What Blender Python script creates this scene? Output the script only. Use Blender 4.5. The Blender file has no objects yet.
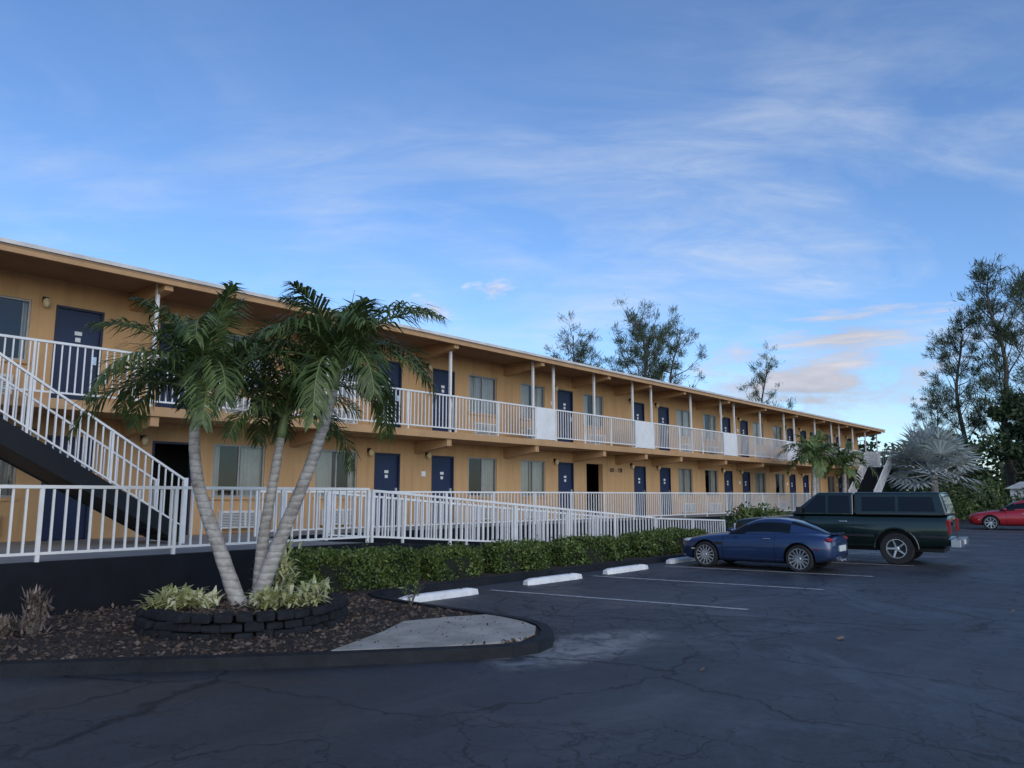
import bpy, math, random
import numpy as np
from mathutils import Vector, Matrix
random.seed(7); rng=np.random.default_rng(7)
D=bpy.data; C=bpy.context; S=C.scene

# ---------------------------------------------------------------- materials
def newmat(name):
    m=D.materials.new(name); m.use_nodes=True
    nt=m.node_tree; b=nt.nodes['Principled BSDF']; return m,nt,b
def ramp(nt,fac,stops):
    r=nt.nodes.new('ShaderNodeValToRGB'); e=r.color_ramp.elements
    while len(e)<len(stops): e.new(0.5)
    for i,(p,c) in enumerate(stops):
        e[i].position=p; e[i].color=(c[0],c[1],c[2],1)
    nt.links.new(fac,r.inputs[0]); return r
def g(v): return (v,v,v)
def mixc(nt,fac,a,b,mode='MIX'):
    m=nt.nodes.new('ShaderNodeMix'); m.data_type='RGBA'; m.blend_type=mode
    if isinstance(fac,(int,float)): m.inputs[0].default_value=fac
    else: nt.links.new(fac,m.inputs[0])
    for i,x in ((6,a),(7,b)):
        if isinstance(x,(tuple,list)): m.inputs[i].default_value=(x[0],x[1],x[2],1)
        else: nt.links.new(x,m.inputs[i])
    return m.outputs[2]
def math_(nt,op,a,b=None,clamp=False):
    m=nt.nodes.new('ShaderNodeMath'); m.operation=op; m.use_clamp=clamp
    for i,x in ((0,a),(1,b)):
        if x is None: continue
        if isinstance(x,(int,float)): m.inputs[i].default_value=x
        else: nt.links.new(x,m.inputs[i])
    return m.outputs[0]
def coord(nt,scale=(1,1,1)):
    tc=nt.nodes.new('ShaderNodeTexCoord'); mp=nt.nodes.new('ShaderNodeMapping')
    mp.inputs['Scale'].default_value=scale
    nt.links.new(tc.outputs['Object'],mp.inputs[0]); return mp.outputs[0]
def noise(nt,vec,scale,detail=6,rough=.6,dist=0):
    n=nt.nodes.new('ShaderNodeTexNoise'); n.inputs['Scale'].default_value=scale
    n.inputs['Detail'].default_value=detail; n.inputs['Roughness'].default_value=rough
    n.inputs['Distortion'].default_value=dist
    nt.links.new(vec,n.inputs['Vector']); return n.outputs['Fac']
def bump(nt,b,h,strength,dist=.01):
    bp=nt.nodes.new('ShaderNodeBump'); bp.inputs['Strength'].default_value=strength
    bp.inputs['Distance'].default_value=dist
    nt.links.new(h,bp.inputs['Height']); nt.links.new(bp.outputs[0],b.inputs['Normal'])
def mat(name,col,rough=.6,var=.18,scale=2.5,bmp=.15,bscale=60,metal=0,spec=.5,streak=False,coat=0):
    m,nt,b=newmat(name)
    v=coord(nt,(1,1,.25) if streak else (1,1,1))
    n=noise(nt,v,scale,6,.65)
    r=ramp(nt,n,[(.3,tuple(c*(1-var) for c in col)),(.7,tuple(min(1,c*(1+var)) for c in col))])
    out=r.outputs[0]
    if streak:
        s=noise(nt,coord(nt,(3.5,3.5,.18)),1.6,6,.7)
        out=mixc(nt,ramp(nt,s,[(.50,g(0)),(.76,g(.5))]).outputs[0],out,tuple(c*.55 for c in col))
    nt.links.new(out,b.inputs['Base Color'])
    b.inputs['Roughness'].default_value=rough; b.inputs['Metallic'].default_value=metal
    b.inputs['Specular IOR Level'].default_value=spec
    b.inputs['Coat Weight'].default_value=coat; b.inputs['Coat Roughness'].default_value=.05
    if bmp: bump(nt,b,noise(nt,coord(nt),bscale,4),bmp)
    return m
def leafmat(name,c1,c2,rough=.55,trans=.12):
    m,nt,b=newmat(name)
    ge=nt.nodes.new('ShaderNodeNewGeometry')
    n=noise(nt,coord(nt),1.3,2)
    f=math_(nt,'ADD',math_(nt,'MULTIPLY',ge.outputs['Random Per Island'],.7),math_(nt,'MULTIPLY',math_(nt,'SUBTRACT',n,.35),1.0),True)
    r=ramp(nt,f,[(0,c1),(.6,tuple((a+b_)/2 for a,b_ in zip(c1,c2))),(1,c2)])
    nt.links.new(r.outputs[0],b.inputs['Base Color'])
    b.inputs['Roughness'].default_value=rough
    b.inputs['Specular IOR Level'].default_value=.35
    if trans:
        t=nt.nodes.new('ShaderNodeBsdfTranslucent'); nt.links.new(r.outputs[0],t.inputs[0])
        mx=nt.nodes.new('ShaderNodeMixShader'); mx.inputs[0].default_value=trans*2
        nt.links.new(b.outputs[0],mx.inputs[1]); nt.links.new(t.outputs[0],mx.inputs[2])
        nt.links.new(mx.outputs[0],nt.nodes['Material Output'].inputs[0])
    return m

M={}
M['stucco']=mat('orange_stucco',(.52,.318,.155),.85,.12,1.2,.35,90,spec=.2,streak=True)
M['beam']=mat('orange_beam_paint',(.46,.28,.14),.75,.14,2,.15,50,spec=.3)
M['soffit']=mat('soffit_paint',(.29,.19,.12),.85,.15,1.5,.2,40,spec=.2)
M['white']=mat('white_paint',(.74,.74,.72),.5,.08,3,.05,40)
M['fascia']=mat('fascia_metal',(.60,.58,.54),.5,.2,2,.05,20)
M['black']=mat('black_wall_paint',(.0075,.009,.013),.75,.35,2,.4,50,spec=.2)
M['steelblack']=mat('black_steel',(.008,.009,.012),.55,.2,4,.05,40,spec=.3)
M['door']=mat('navy_door_paint',(.008,.018,.060),.45,.12,3,.04,30)
M['doorframe']=mat('door_frame_paint',(.012,.018,.045),.5)
M['dark']=mat('dark_interior',(.012,.012,.013),.9,.1,1,0)
M['curtain']=mat('curtain_fabric',(.60,.58,.54),.9,.1,4,.2,100,spec=.1)
M['alu']=mat('window_frame',(.36,.34,.31),.45,.1,5,0,metal=.3)
M['ac']=mat('ac_grille',(.62,.60,.55),.5,.06,5,0)
M['acdark']=mat('ac_louvre',(.10,.10,.10),.6,.1,5,0)
M['concrete']=mat('concrete',(.34,.32,.275),.85,.3,2.2,.4,60,spec=.3)
M['walk']=mat('walkway_concrete',(.28,.27,.25),.8,.2,2,.2,60)
M['kerb']=mat('black_kerb_paint',(.0095,.011,.014),.7,.6,3,.6,40,spec=.3)
M['stop']=mat('wheel_stop_paint',(.72,.72,.70),.7,.14,6,.25,60)
M['block']=mat('black_block_stone',(.011,.012,.015),.85,.6,7,1,35,spec=.3)
M['roofgrav']=mat('roof_membrane',(.4,.4,.38),.9)
M['lamp']=mat('lamp_globe',(.65,.52,.30),.35,.05,4,0)
M['tyre']=mat('tyre_rubber',(.014,.014,.015),.8,.2,10,.2,60)
M['chrome']=mat('silver_alloy',(.62,.62,.64),.25,.05,4,0,metal=.9)
M['plastic']=mat('black_plastic',(.015,.015,.016),.5,.1,8,.05,80)
M['taill']=mat('tail_light',(.30,.008,.008),.15,.05,5,0)
M['headl']=mat('head_light',(.55,.57,.6),.1,.05,5,0)
M['plate']=mat('licence_plate',(.6,.62,.58),.5,.1,20,0)
M['bark']=mat('tree_bark',(.10,.085,.07),.9,.3,4,.6,20)
M['green_shaft']=mat('palm_crownshaft',(.15,.20,.07),.5,.15,4,.1,20)
M['leafitem']=mat('dry_leaf',(.36,.20,.09),.7)
M['text']=mat('sign_lettering',(.03,.03,.04),.6)
def carglass():
    m,nt,b=newmat('dark_car_glass')
    b.inputs['Base Color'].default_value=(.006,.008,.010,1); b.inputs['Roughness'].default_value=.05
    b.inputs['Specular IOR Level'].default_value=.35
    n=noise(nt,coord(nt),3,2); bump(nt,b,n,.02,.01); return m
M['cglass']=carglass()
def glass():
    m,nt,b=newmat('window_glass')
    nt.nodes.remove(b)
    gl=nt.nodes.new('ShaderNodeBsdfGlossy'); gl.inputs['Roughness'].default_value=.03
    tr=nt.nodes.new('ShaderNodeBsdfTransparent'); tr.inputs[0].default_value=(.78,.82,.83,1)
    lw=nt.nodes.new('ShaderNodeFresnel'); lw.inputs[0].default_value=1.7
    mx=nt.nodes.new('ShaderNodeMixShader')
    nt.links.new(lw.outputs[0],mx.inputs[0]); nt.links.new(tr.outputs[0],mx.inputs[1]); nt.links.new(gl.outputs[0],mx.inputs[2])
    nt.links.new(mx.outputs[0],nt.nodes['Material Output'].inputs[0]); return m
M['glass']=glass()
def carpaint(name,col,seams,zr=(.25,.92)):
    m,nt,b=newmat(name)
    tc=nt.nodes.new('ShaderNodeTexCoord'); sx=nt.nodes.new('ShaderNodeSeparateXYZ'); nt.links.new(tc.outputs['Object'],sx.inputs[0])
    f=None
    for s in seams:
        d=math_(nt,'LESS_THAN',math_(nt,'ABSOLUTE',math_(nt,'SUBTRACT',sx.outputs[0],s)),.008)
        f=d if f is None else math_(nt,'MAXIMUM',f,d)
    f=math_(nt,'MULTIPLY',f,math_(nt,'GREATER_THAN',sx.outputs[2],zr[0]))
    f=math_(nt,'MULTIPLY',f,math_(nt,'LESS_THAN',sx.outputs[2],zr[1]))
    n=noise(nt,tc.outputs['Object'],300,2)
    cc=mixc(nt,n,tuple(c*.8 for c in col),tuple(c*1.25 for c in col))
    du=math_(nt,'MULTIPLY',math_(nt,'SUBTRACT',.45,sx.outputs[2],True),math_(nt,'MULTIPLY',noise(nt,tc.outputs['Object'],5,5),.9),True)
    cc=mixc(nt,du,cc,(.12,.11,.10))
    cc=mixc(nt,f,cc,(.003,.003,.004))
    nt.links.new(cc,b.inputs['Base Color'])
    b.inputs['Roughness'].default_value=.32; b.inputs['Metallic'].default_value=.3
    b.inputs['Coat Weight'].default_value=.8; b.inputs['Coat Roughness'].default_value=.03
    return m
M['blue']=carpaint('blue_car_paint',(.014,.036,.105),[.72,-.62])
M['green']=carpaint('green_truck_paint',(.005,.017,.013),[.95,-.43],(.42,1.1))
M['redp']=carpaint('red_paint',(.40,.012,.018),[.75,-.15,-1.05])

def asphalt():
    m,nt,b=newmat('sealed_asphalt'); v=coord(nt)
    big=noise(nt,v,.22,5,.6,.6); med=noise(nt,v,1.6,7,.7); fine=noise(nt,v,110,3,.8); agg=noise(nt,v,28,5,.75)
    base=ramp(nt,big,[(.3,(.036,.039,.045)),(.5,(.050,.053,.060)),(.72,(.074,.078,.085))])
    c=mixc(nt,.6,base.outputs[0],ramp(nt,med,[(.3,g(.33)),(.7,g(.70))]).outputs[0],'OVERLAY')
    sp=ramp(nt,fine,[(.35,g(.5)),(.60,g(1.0)),(.74,g(2.3))])
    c=mixc(nt,1,c,sp.outputs[0],'MULTIPLY')
    c=mixc(nt,1,c,ramp(nt,agg,[(.35,g(.72)),(.65,g(1.30))]).outputs[0],'MULTIPLY')
    st=noise(nt,coord(nt,(.12,1.3,1)),1.3,6,.7,.4)
    c=mixc(nt,ramp(nt,st,[(.50,g(0)),(.76,g(.5))]).outputs[0],c,(.10,.103,.11))
    wt=noise(nt,v,.45,5,.65,.8); wet=ramp(nt,wt,[(.50,g(0)),(.60,g(1))]).outputs[0]
    c=mixc(nt,math_(nt,'MULTIPLY',wet,.38),c,(.022,.024,.029))
    wob=nt.nodes.new('ShaderNodeTexNoise'); wob.inputs['Scale'].default_value=1.6; wob.inputs['Detail'].default_value=9; wob.inputs['Roughness'].default_value=.65
    nt.links.new(v,wob.inputs['Vector'])
    va=nt.nodes.new('ShaderNodeVectorMath'); va.operation='MULTIPLY_ADD'
    nt.links.new(wob.outputs['Color'],va.inputs[0]); va.inputs[1].default_value=(.8,.8,0); nt.links.new(v,va.inputs[2])
    crs=[]
    for sc,th,lo in ((.38,.009,.44),(1.3,.014,.47),(3.4,.020,.55)):
        vo=nt.nodes.new('ShaderNodeTexVoronoi'); vo.feature='DISTANCE_TO_EDGE'; vo.inputs['Scale'].default_value=sc
        nt.links.new(va.outputs[0],vo.inputs['Vector'])
        k=math_(nt,'SUBTRACT',1,math_(nt,'DIVIDE',vo.outputs['Distance'],th,True),True)
        mk=ramp(nt,noise(nt,v,.35 if sc<1 else .25,3),[(lo-.05,g(0)),(lo+.05,g(1))])
        crs.append(math_(nt,'MULTIPLY',k,mk.outputs[0]))
    cr=math_(nt,'MAXIMUM',math_(nt,'MAXIMUM',crs[0],crs[1]),crs[2])
    # worn white paint residue on the lot beside the island's corner
    vs=nt.nodes.new('ShaderNodeVectorMath'); vs.operation='SUBTRACT'; nt.links.new(v,vs.inputs[0]); vs.inputs[1].default_value=(7.1,5.15,0)
    vr=nt.nodes.new('ShaderNodeMapping'); vr.inputs['Rotation'].default_value=(0,0,-.6); vr.inputs['Scale'].default_value=(.62,1.5,1); nt.links.new(vs.outputs[0],vr.inputs[0])
    ln=nt.nodes.new('ShaderNodeVectorMath'); ln.operation='LENGTH'; nt.links.new(vr.outputs[0],ln.inputs[0])
    ms=math_(nt,'SUBTRACT',1.25,math_(nt,'DIVIDE',ln.outputs['Value'],.95,True),True)
    wn_=math_(nt,'ADD',math_(nt,'MULTIPLY',noise(nt,v,3.2,8,.75,.8),.65),math_(nt,'MULTIPLY',fine,.35))
    msk=ramp(nt,ms,[(.25,g(0)),(.6,g(1))]).outputs[0]
    ff=math_(nt,'MULTIPLY',ramp(nt,wn_,[(.43,g(0)),(.56,g(.9))]).outputs[0],msk)
    c=mixc(nt,ff,c,(.27,.27,.265))
    c=mixc(nt,math_(nt,'MULTIPLY',cr,.9),c,(.003,.003,.004))
    nt.links.new(c,b.inputs['Base Color'])
    rr=mixc(nt,wet,ramp(nt,med,[(.3,g(.48)),(.7,g(.72))]).outputs[0],g(.40)); nt.links.new(rr,b.inputs['Roughness'])
    b.inputs['Specular IOR Level'].default_value=.5
    h=math_(nt,'SUBTRACT',math_(nt,'ADD',math_(nt,'MULTIPLY',fine,.5),math_(nt,'MULTIPLY',med,.6)),math_(nt,'MULTIPLY',cr,1.8))
    bump(nt,b,h,.6,.014); return m
M['asphalt']=asphalt()
def paintline():
    m,nt,b=newmat('worn_line_paint'); v=coord(nt)
    n=noise(nt,v,9,8,.8); f=noise(nt,v,90,3,.8)
    k=math_(nt,'ADD',math_(nt,'MULTIPLY',n,.6),math_(nt,'MULTIPLY',f,.4))
    r=ramp(nt,k,[(.42,(.07,.07,.075)),(.51,(.48,.48,.46)),(.8,(.62,.62,.60))])
    nt.links.new(r.outputs[0],b.inputs['Base Color']); b.inputs['Roughness'].default_value=.7; return m
M['line']=paintline()
def mulch():
    m,nt,b=newmat('mulch_ground'); v=coord(nt)
    n=noise(nt,v,22,8,.8,.5); n2=noise(nt,v,1.2,4)
    r=ramp(nt,n,[(.35,(.012,.009,.008)),(.55,(.045,.032,.025)),(.72,(.11,.082,.06))])
    c=mixc(nt,ramp(nt,n2,[(.5,g(0)),(.75,g(.5))]).outputs[0],r.outputs[0],(.06,.05,.042))
    nt.links.new(c,b.inputs['Base Color']); b.inputs['Roughness'].default_value=.95
    bump(nt,b,n,1,.04); return m
M['mulch']=mulch()
M['chip']=leafmat('mulch_chips',(.016,.011,.009),(.19,.14,.11),.9,0)
M['grass']=mat('grass_ground',(.05,.075,.025),.95,.4,1.5,.5,30)
M['palm']=leafmat('palm_leaflets',(.032,.066,.019),(.18,.235,.075),.42,.14)
M['palm2']=leafmat('far_palm_leaflets',(.05,.09,.02),(.16,.21,.06),.45,0)
M['bism']=leafmat('silver_palm_leaf',(.28,.33,.31),(.54,.57,.54),.5,0)
M['cas']=leafmat('pine_needles',(.024,.040,.016),(.10,.125,.055),.7,0)
M['hedge']=leafmat('hedge_leaves',(.026,.055,.011),(.14,.19,.045),.5,0)
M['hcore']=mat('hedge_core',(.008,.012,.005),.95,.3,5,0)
M['variegated']=leafmat('variegated_leaves',(.30,.34,.10),(.82,.78,.52),.45,.12)
M['bush']=leafmat('bush_leaves',(.035,.07,.018),(.15,.20,.05),.5,0)
M['far']=leafmat('far_foliage',(.022,.042,.016),(.08,.11,.04),.7,0)
M['dry']=leafmat('dry_leaves',(.08,.06,.055),(.32,.25,.21),.8,0)
def palmtrunk():
    m,nt,b=newmat('palm_trunk'); v=coord(nt)
    w=nt.nodes.new('ShaderNodeTexWave'); w.bands_direction='Z'; w.inputs['Scale'].default_value=3.6
    w.inputs['Distortion'].default_value=3.0; w.inputs['Detail'].default_value=3; w.inputs['Detail Scale'].default_value=1.6
    nt.links.new(v,w.inputs['Vector']); n=noise(nt,v,5,8,.72)
    c=ramp(nt,n,[(.3,(.17,.15,.13)),(.5,(.36,.335,.30)),(.7,(.50,.475,.44))]).outputs[0]
    c=mixc(nt,ramp(nt,w.outputs['Fac'],[(.0,g(.45)),(.16,g(0))]).outputs[0],c,(.11,.095,.08))
    nt.links.new(c,b.inputs['Base Color']); b.inputs['Roughness'].default_value=.85
    bump(nt,b,math_(nt,'ADD',w.outputs['Fac'],n),.5,.015); return m
M['ptrunk']=palmtrunk()

# ---------------------------------------------------------------- mesh builder
class MB:
    def __init__(s): s.v=[];s.f=[];s.m=[];s.mats=[]
    def mi(s,k):
        if k not in s.mats: s.mats.append(k)
        return s.mats.index(k)
    def face(s,pts,k):
        b=len(s.v); s.v+= [tuple(p) for p in pts]; s.f.append(tuple(range(b,b+len(pts)))); s.m.append(s.mi(k))
    def box(s,x0,x1,y0,y1,z0,z1,k):
        b=len(s.v)
        s.v+=[(x0,y0,z0),(x1,y0,z0),(x1,y1,z0),(x0,y1,z0),(x0,y0,z1),(x1,y0,z1),(x1,y1,z1),(x0,y1,z1)]
        for q in ((0,3,2,1),(4,5,6,7),(0,1,5,4),(1,2,6,5),(2,3,7,6),(3,0,4,7)):
            s.f.append(tuple(b+i for i in q)); s.m.append(s.mi(k))
    def hexa(s,p,k):
        b=len(s.v); s.v+=[tuple(q) for q in p]
        for q in ((0,3,2,1),(4,5,6,7),(0,1,5,4),(1,2,6,5),(2,3,7,6),(3,0,4,7)):
            s.f.append(tuple(b+i for i in q)); s.m.append(s.mi(k))
    def bar(s,p0,p1,w,h,k):
        p0=Vector(p0);p1=Vector(p1); d=(p1-p0); n=Vector((-d.y,d.x,0)).normalized()*w/2; u=Vector((0,0,h))
        s.hexa([p0-n,p1-n,p1+n,p0+n,p0-n+u,p1-n+u,p1+n+u,p0+n+u],k)
    def tube(s,pts,rads,k,seg=8,cap=True):
        b=len(s.v); pts=[Vector(p) for p in pts]; n=len(pts)
        for i,p in enumerate(pts):
            t=(pts[min(i+1,n-1)]-pts[max(i-1,0)]).normalized()
            a=Vector((1,0,0)) if abs(t.x)<.8 else Vector((0,1,0))
            u=t.cross(a).normalized(); w=t.cross(u)
            for j in range(seg):
                an=2*math.pi*j/seg; q=p+(u*math.cos(an)+w*math.sin(an))*rads[i]; s.v.append(tuple(q))
        mi=s.mi(k)
        for i in range(n-1):
            for j in range(seg):
                s.f.append((b+i*seg+j,b+i*seg+(j+1)%seg,b+(i+1)*seg+(j+1)%seg,b+(i+1)*seg+j)); s.m.append(mi)
        if cap:
            s.f.append(tuple(b+j for j in range(seg))[::-1]); s.m.append(mi)
            s.f.append(tuple(b+(n-1)*seg+j for j in range(seg))); s.m.append(mi)
    def loft(s,secs,kf):
        b=len(s.v); n=len(secs[0])
        for se in secs: s.v+=[tuple(p) for p in se]
        for i in range(len(secs)-1):
            for j in range(n):
                s.f.append((b+i*n+j,b+i*n+(j+1)%n,b+(i+1)*n+(j+1)%n,b+(i+1)*n+j)); s.m.append(s.mi(kf(i,j)))
        s.f.append(tuple(b+j for j in range(n))[::-1]); s.m.append(s.mi(kf(0,0)))
        e=b+(len(secs)-1)*n
        s.f.append(tuple(e+j for j in range(n))); s.m.append(s.mi(kf(len(secs)-2,0)))
    def lathe(s,prof,c,k,seg=28):
        b=len(s.v); n=len(prof)
        for j in range(seg):
            a=2*math.pi*j/seg
            for r,y in prof: s.v.append((c[0]+r*math.cos(a),c[1]+y,c[2]+r*math.sin(a)))
        mi=s.mi(k)
        for j in range(seg):
            for i in range(n-1):
                s.f.append((b+j*n+i,b+j*n+i+1,b+((j+1)%seg)*n+i+1,b+((j+1)%seg)*n+i)); s.m.append(mi)
    def ell(s,c,r,k,su=12,sv=8):
        b=len(s.v); mi=s.mi(k)
        for i in range(sv+1):
            ph=math.pi*i/sv
            for j in range(su):
                a=2*math.pi*j/su
                s.v.append((c[0]+r[0]*math.sin(ph)*math.cos(a),c[1]+r[1]*math.sin(ph)*math.sin(a),c[2]+r[2]*math.cos(ph)))
        for i in range(sv):
            for j in range(su):
                s.f.append((b+i*su+j,b+i*su+(j+1)%su,b+(i+1)*su+(j+1)%su,b+(i+1)*su+j)); s.m.append(mi)
    def quads(s,P,k):
        b=len(s.v); s.v+= P.reshape(-1,3).tolist(); n=len(P)
        s.f+= (np.arange(n*4).reshape(-1,4)+b).tolist(); s.m+=[s.mi(k)]*n
    def obj(s,name,parent=None,bevel=0,smooth=False,sub=0):
        me=D.meshes.new(name); me.from_pydata(s.v,[],s.f)
        for k in s.mats: me.materials.append(M[k])
        me.polygons.foreach_set('material_index',s.m)
        if smooth: me.polygons.foreach_set('use_smooth',[True]*len(s.f))
        me.update(); o=D.objects.new(name,me); C.collection.objects.link(o)
        if parent: o.parent=parent
        if sub:
            q=o.modifiers.new('s','SUBSURF'); q.levels=sub; q.render_levels=sub
        if bevel:
            q=o.modifiers.new('b','BEVEL'); q.width=bevel; q.segments=2; q.limit_method='ANGLE'
        return o
def empty(name,loc=(0,0,0),rz=0):
    e=D.objects.new(name,None); e.location=loc; e.rotation_euler=(0,0,rz); C.collection.objects.link(e); return e

def leafquads(P,size,asp=.5,droop=0,dirs=None,sj=.35):
    n=len(P); u=rng.normal(size=(n,3))
    if dirs is not None: u=dirs+u*.55
    u[:,2]-=droop; u/=np.linalg.norm(u,axis=1)[:,None]
    w=np.cross(u,rng.normal(size=(n,3))); w/=np.linalg.norm(w,axis=1)[:,None]
    sz=(size*(1+sj*rng.normal(size=n)).clip(.4,2))[:,None]
    a=P; q=np.stack([a, a+u*sz*.5+w*sz*asp*.5, a+u*sz, a+u*sz*.5-w*sz*asp*.5],axis=1)
    return q

# ---------------------------------------------------------------- ground
mb=MB(); mb.face([(-400,-400,-.012),(900,-400,-.012),(900,900,-.012),(-400,900,-.012)],'grass'); mb.obj('ground')
mb=MB(); mb.face([(-60,-80,0),(78,-80,0),(78,11.3,0),(-60,11.3,0)],'asphalt'); mb.obj('parking_lot')
mb=MB()
for i,x in enumerate([10.22,13.35,16.25,19.4,22.75,25.9,29.05,32.2,35.3,38.4,41.5,44.6]):
    y0,y1=9.35,4.95; dx=.73
    mb.face([(x-.05,y0,.004),(x+dx-.05,y1,.004),(x+dx+.05,y1,.004),(x+.05,y0,.004)],'line')
mb.obj('parking_lines')
for x0,yy in ((8.02,9.20),(11.15,9.33),(13.75,9.33),(16.85,9.6),(19.9,9.6),(23.3,9.4),(26.4,9.4),(29.6,9.4),(32.7,9.4)):
    mb=MB(); n=10; secs=[]
    L=1.65
    for i in range(n+1):
        x=L*i/n; e=.03 if i in (0,n) else 0
        secs.append([(x,-.10+e,0.002),(x,-.085+e,.085-e),(x,-.05,.115-e),(x,.05,.115-e),(x,.085-e,.085-e),(x,.10-e,0.002)])
    mb.loft(secs,lambda i,j:'stop')
    for xx in (.35,1.3): mb.tube([(xx,0,.11),(xx,0,.12)],[.018,.018],'steelblack',8)
    o=mb.obj('wheel_stop',bevel=.008); o.location=(x0,yy,0); o.rotation_euler=(0,0,random.uniform(-.03,.03))
for (lx,ly,s) in ((9.4,3.15,1.0),(6.9,3.6,.5),(10.9,7.9,.5),(13.2,2.0,.6)):
    mb=MB(); mb.face([(lx-.05*s,ly,.01),(lx,ly-.05*s,.03),(lx+.09*s,ly,.035),(lx+.03*s,ly+.06*s,.012)],'leafitem'); mb.obj('fallen_leaf')

curve=[(6.9,5.38),(7.25,5.62),(7.55,5.95),(7.73,6.35),(7.78,6.8),(7.80,7.4),(7.82,8.2),(7.86,9.0),(7.93,9.5),(8.08,9.8),(8.35,9.9)]
front=[(-14,19.0),(-6,13.8),(0,9.95),(2.48,8.32),(4.69,6.45),(5.8,5.62),(6.2,5.36),(6.55,5.29)]
outer=front+curve+[(20,9.95),(40,9.95),(60,9.95)]
def offset(poly,d):
    out=[]
    for i,p in enumerate(poly):
        a=Vector(poly[max(i-1,0)]);b=Vector(poly[min(i+1,len(poly)-1)]); t=(b-a).normalized(); nrm=Vector((-t.y,t.x)); out.append(tuple(Vector(p)+nrm*d))
    return out
inner=offset(outer,.16)
mb=MB(); o2=offset(outer,.03)
for i in range(len(outer)-1):
    a,b,c,d=outer[i],outer[i+1],inner[i+1],inner[i]
    mb.hexa([(*a,-.05),(*b,-.05),(*c,-.05),(*d,-.05),(*o2[i],.11),(*o2[i+1],.11),(*c,.115),(*d,.115)],'kerb')
mb.obj('kerb')
mb=MB(); bed=inner+[(60,11.6),(-14,19.6)]
mb.face([(*p,.09) for p in bed],'mulch')
mb.obj('planting_bed')
mb=MB(); cp=[(4.86,6.60),(5.55,6.02),(6.2,5.66),(6.55,5.55),(6.95,5.68),(7.3,5.95),(7.48,6.3),(7.58,6.75),(7.58,7.02),(7.1,7.25),(6.53,7.42),(5.9,7.05)]
mb.face([(*p,.113) for p in cp],'concrete')
for i in range(len(cp)):
    a=cp[i];b=cp[(i+1)%len(cp)]; mb.face([(*a,.08),(*b,.08),(*b,.113),(*a,.113)],'concrete')
mb.obj('concrete_pad')
mb=MB(); n=22000
xs=rng.uniform(-3,8,n); ys=rng.uniform(5.4,11.4,n)
def inside(x,y,poly):
    c=np.zeros(len(x),bool); j=len(poly)-1
    for i in range(len(poly)):
        xi,yi=poly[i];xj,yj=poly[j]
        c^=((yi>y)!=(yj>y))&(x<(xj-xi)*(y-yi)/(yj-yi+1e-12)+xi); j=i
    return c
k=inside(xs,ys,offset(outer,.2)+[(60,11.4),(-14,19.4)])&~inside(xs,ys,cp)
P=np.stack([xs[k],ys[k],np.full(k.sum(),.094)+rng.uniform(0,.02,k.sum())],1)
d=rng.normal(size=P.shape); d[:,2]*=.25
mb.quads(leafquads(P,.05,.45,0,d*2,.5),'chip')
k=inside(xs,ys,cp)&(rng.random(n)<.12)
P=np.stack([xs[k],ys[k],np.full(k.sum(),.116)],1); d=rng.normal(size=P.shape); d[:,2]*=.1
mb.quads(leafquads(P,.03,.5,0,d*2),'chip')
mb.obj('mulch')

# ---------------------------------------------------------------- railings
def railing(mb,p0,p1,h=1.0,sp=.135,th=.024,posts=1.9,gap=.09,k='white'):
    p0=Vector(p0);p1=Vector(p1); L=(p1-p0).length; n=max(1,int(round(L/sp)))
    up=Vector((0,0,1))
    mb.bar(p0+up*(h-.045),p1+up*(h-.045),.055,.045,k); mb.bar(p0+up*gap,p1+up*gap,.035,.035,k)
    d=(p1-p0).normalized(); hd=Vector((d.x,d.y,0)).normalized()
    ax=hd*th/2; ay=Vector((-hd.y,hd.x,0))*th/2
    for i in range(n+1):
        c=p0+(p1-p0)*i/n
        a=ax;b=ay
        mb.hexa([c-a-b+up*(gap+.01),c+a-b+up*(gap+.01),c+a+b+up*(gap+.01),c-a+b+up*(gap+.01),c-a-b+up*(h-.05),c+a-b+up*(h-.05),c+a+b+up*(h-.05),c-a+b+up*(h-.05)],k)
    m=max(1,int(round(L/posts)))
    for i in range(m+1):
        c=p0+(p1-p0)*i/m; a=ax*1.7;b=ay*1.7
        mb.hexa([c-a-b,c+a-b,c+a+b,c-a+b,c-a-b+up*(h-.02),c+a-b+up*(h-.02),c+a+b+up*(h-.02),c-a+b+up*(h-.02)],k)

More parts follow.
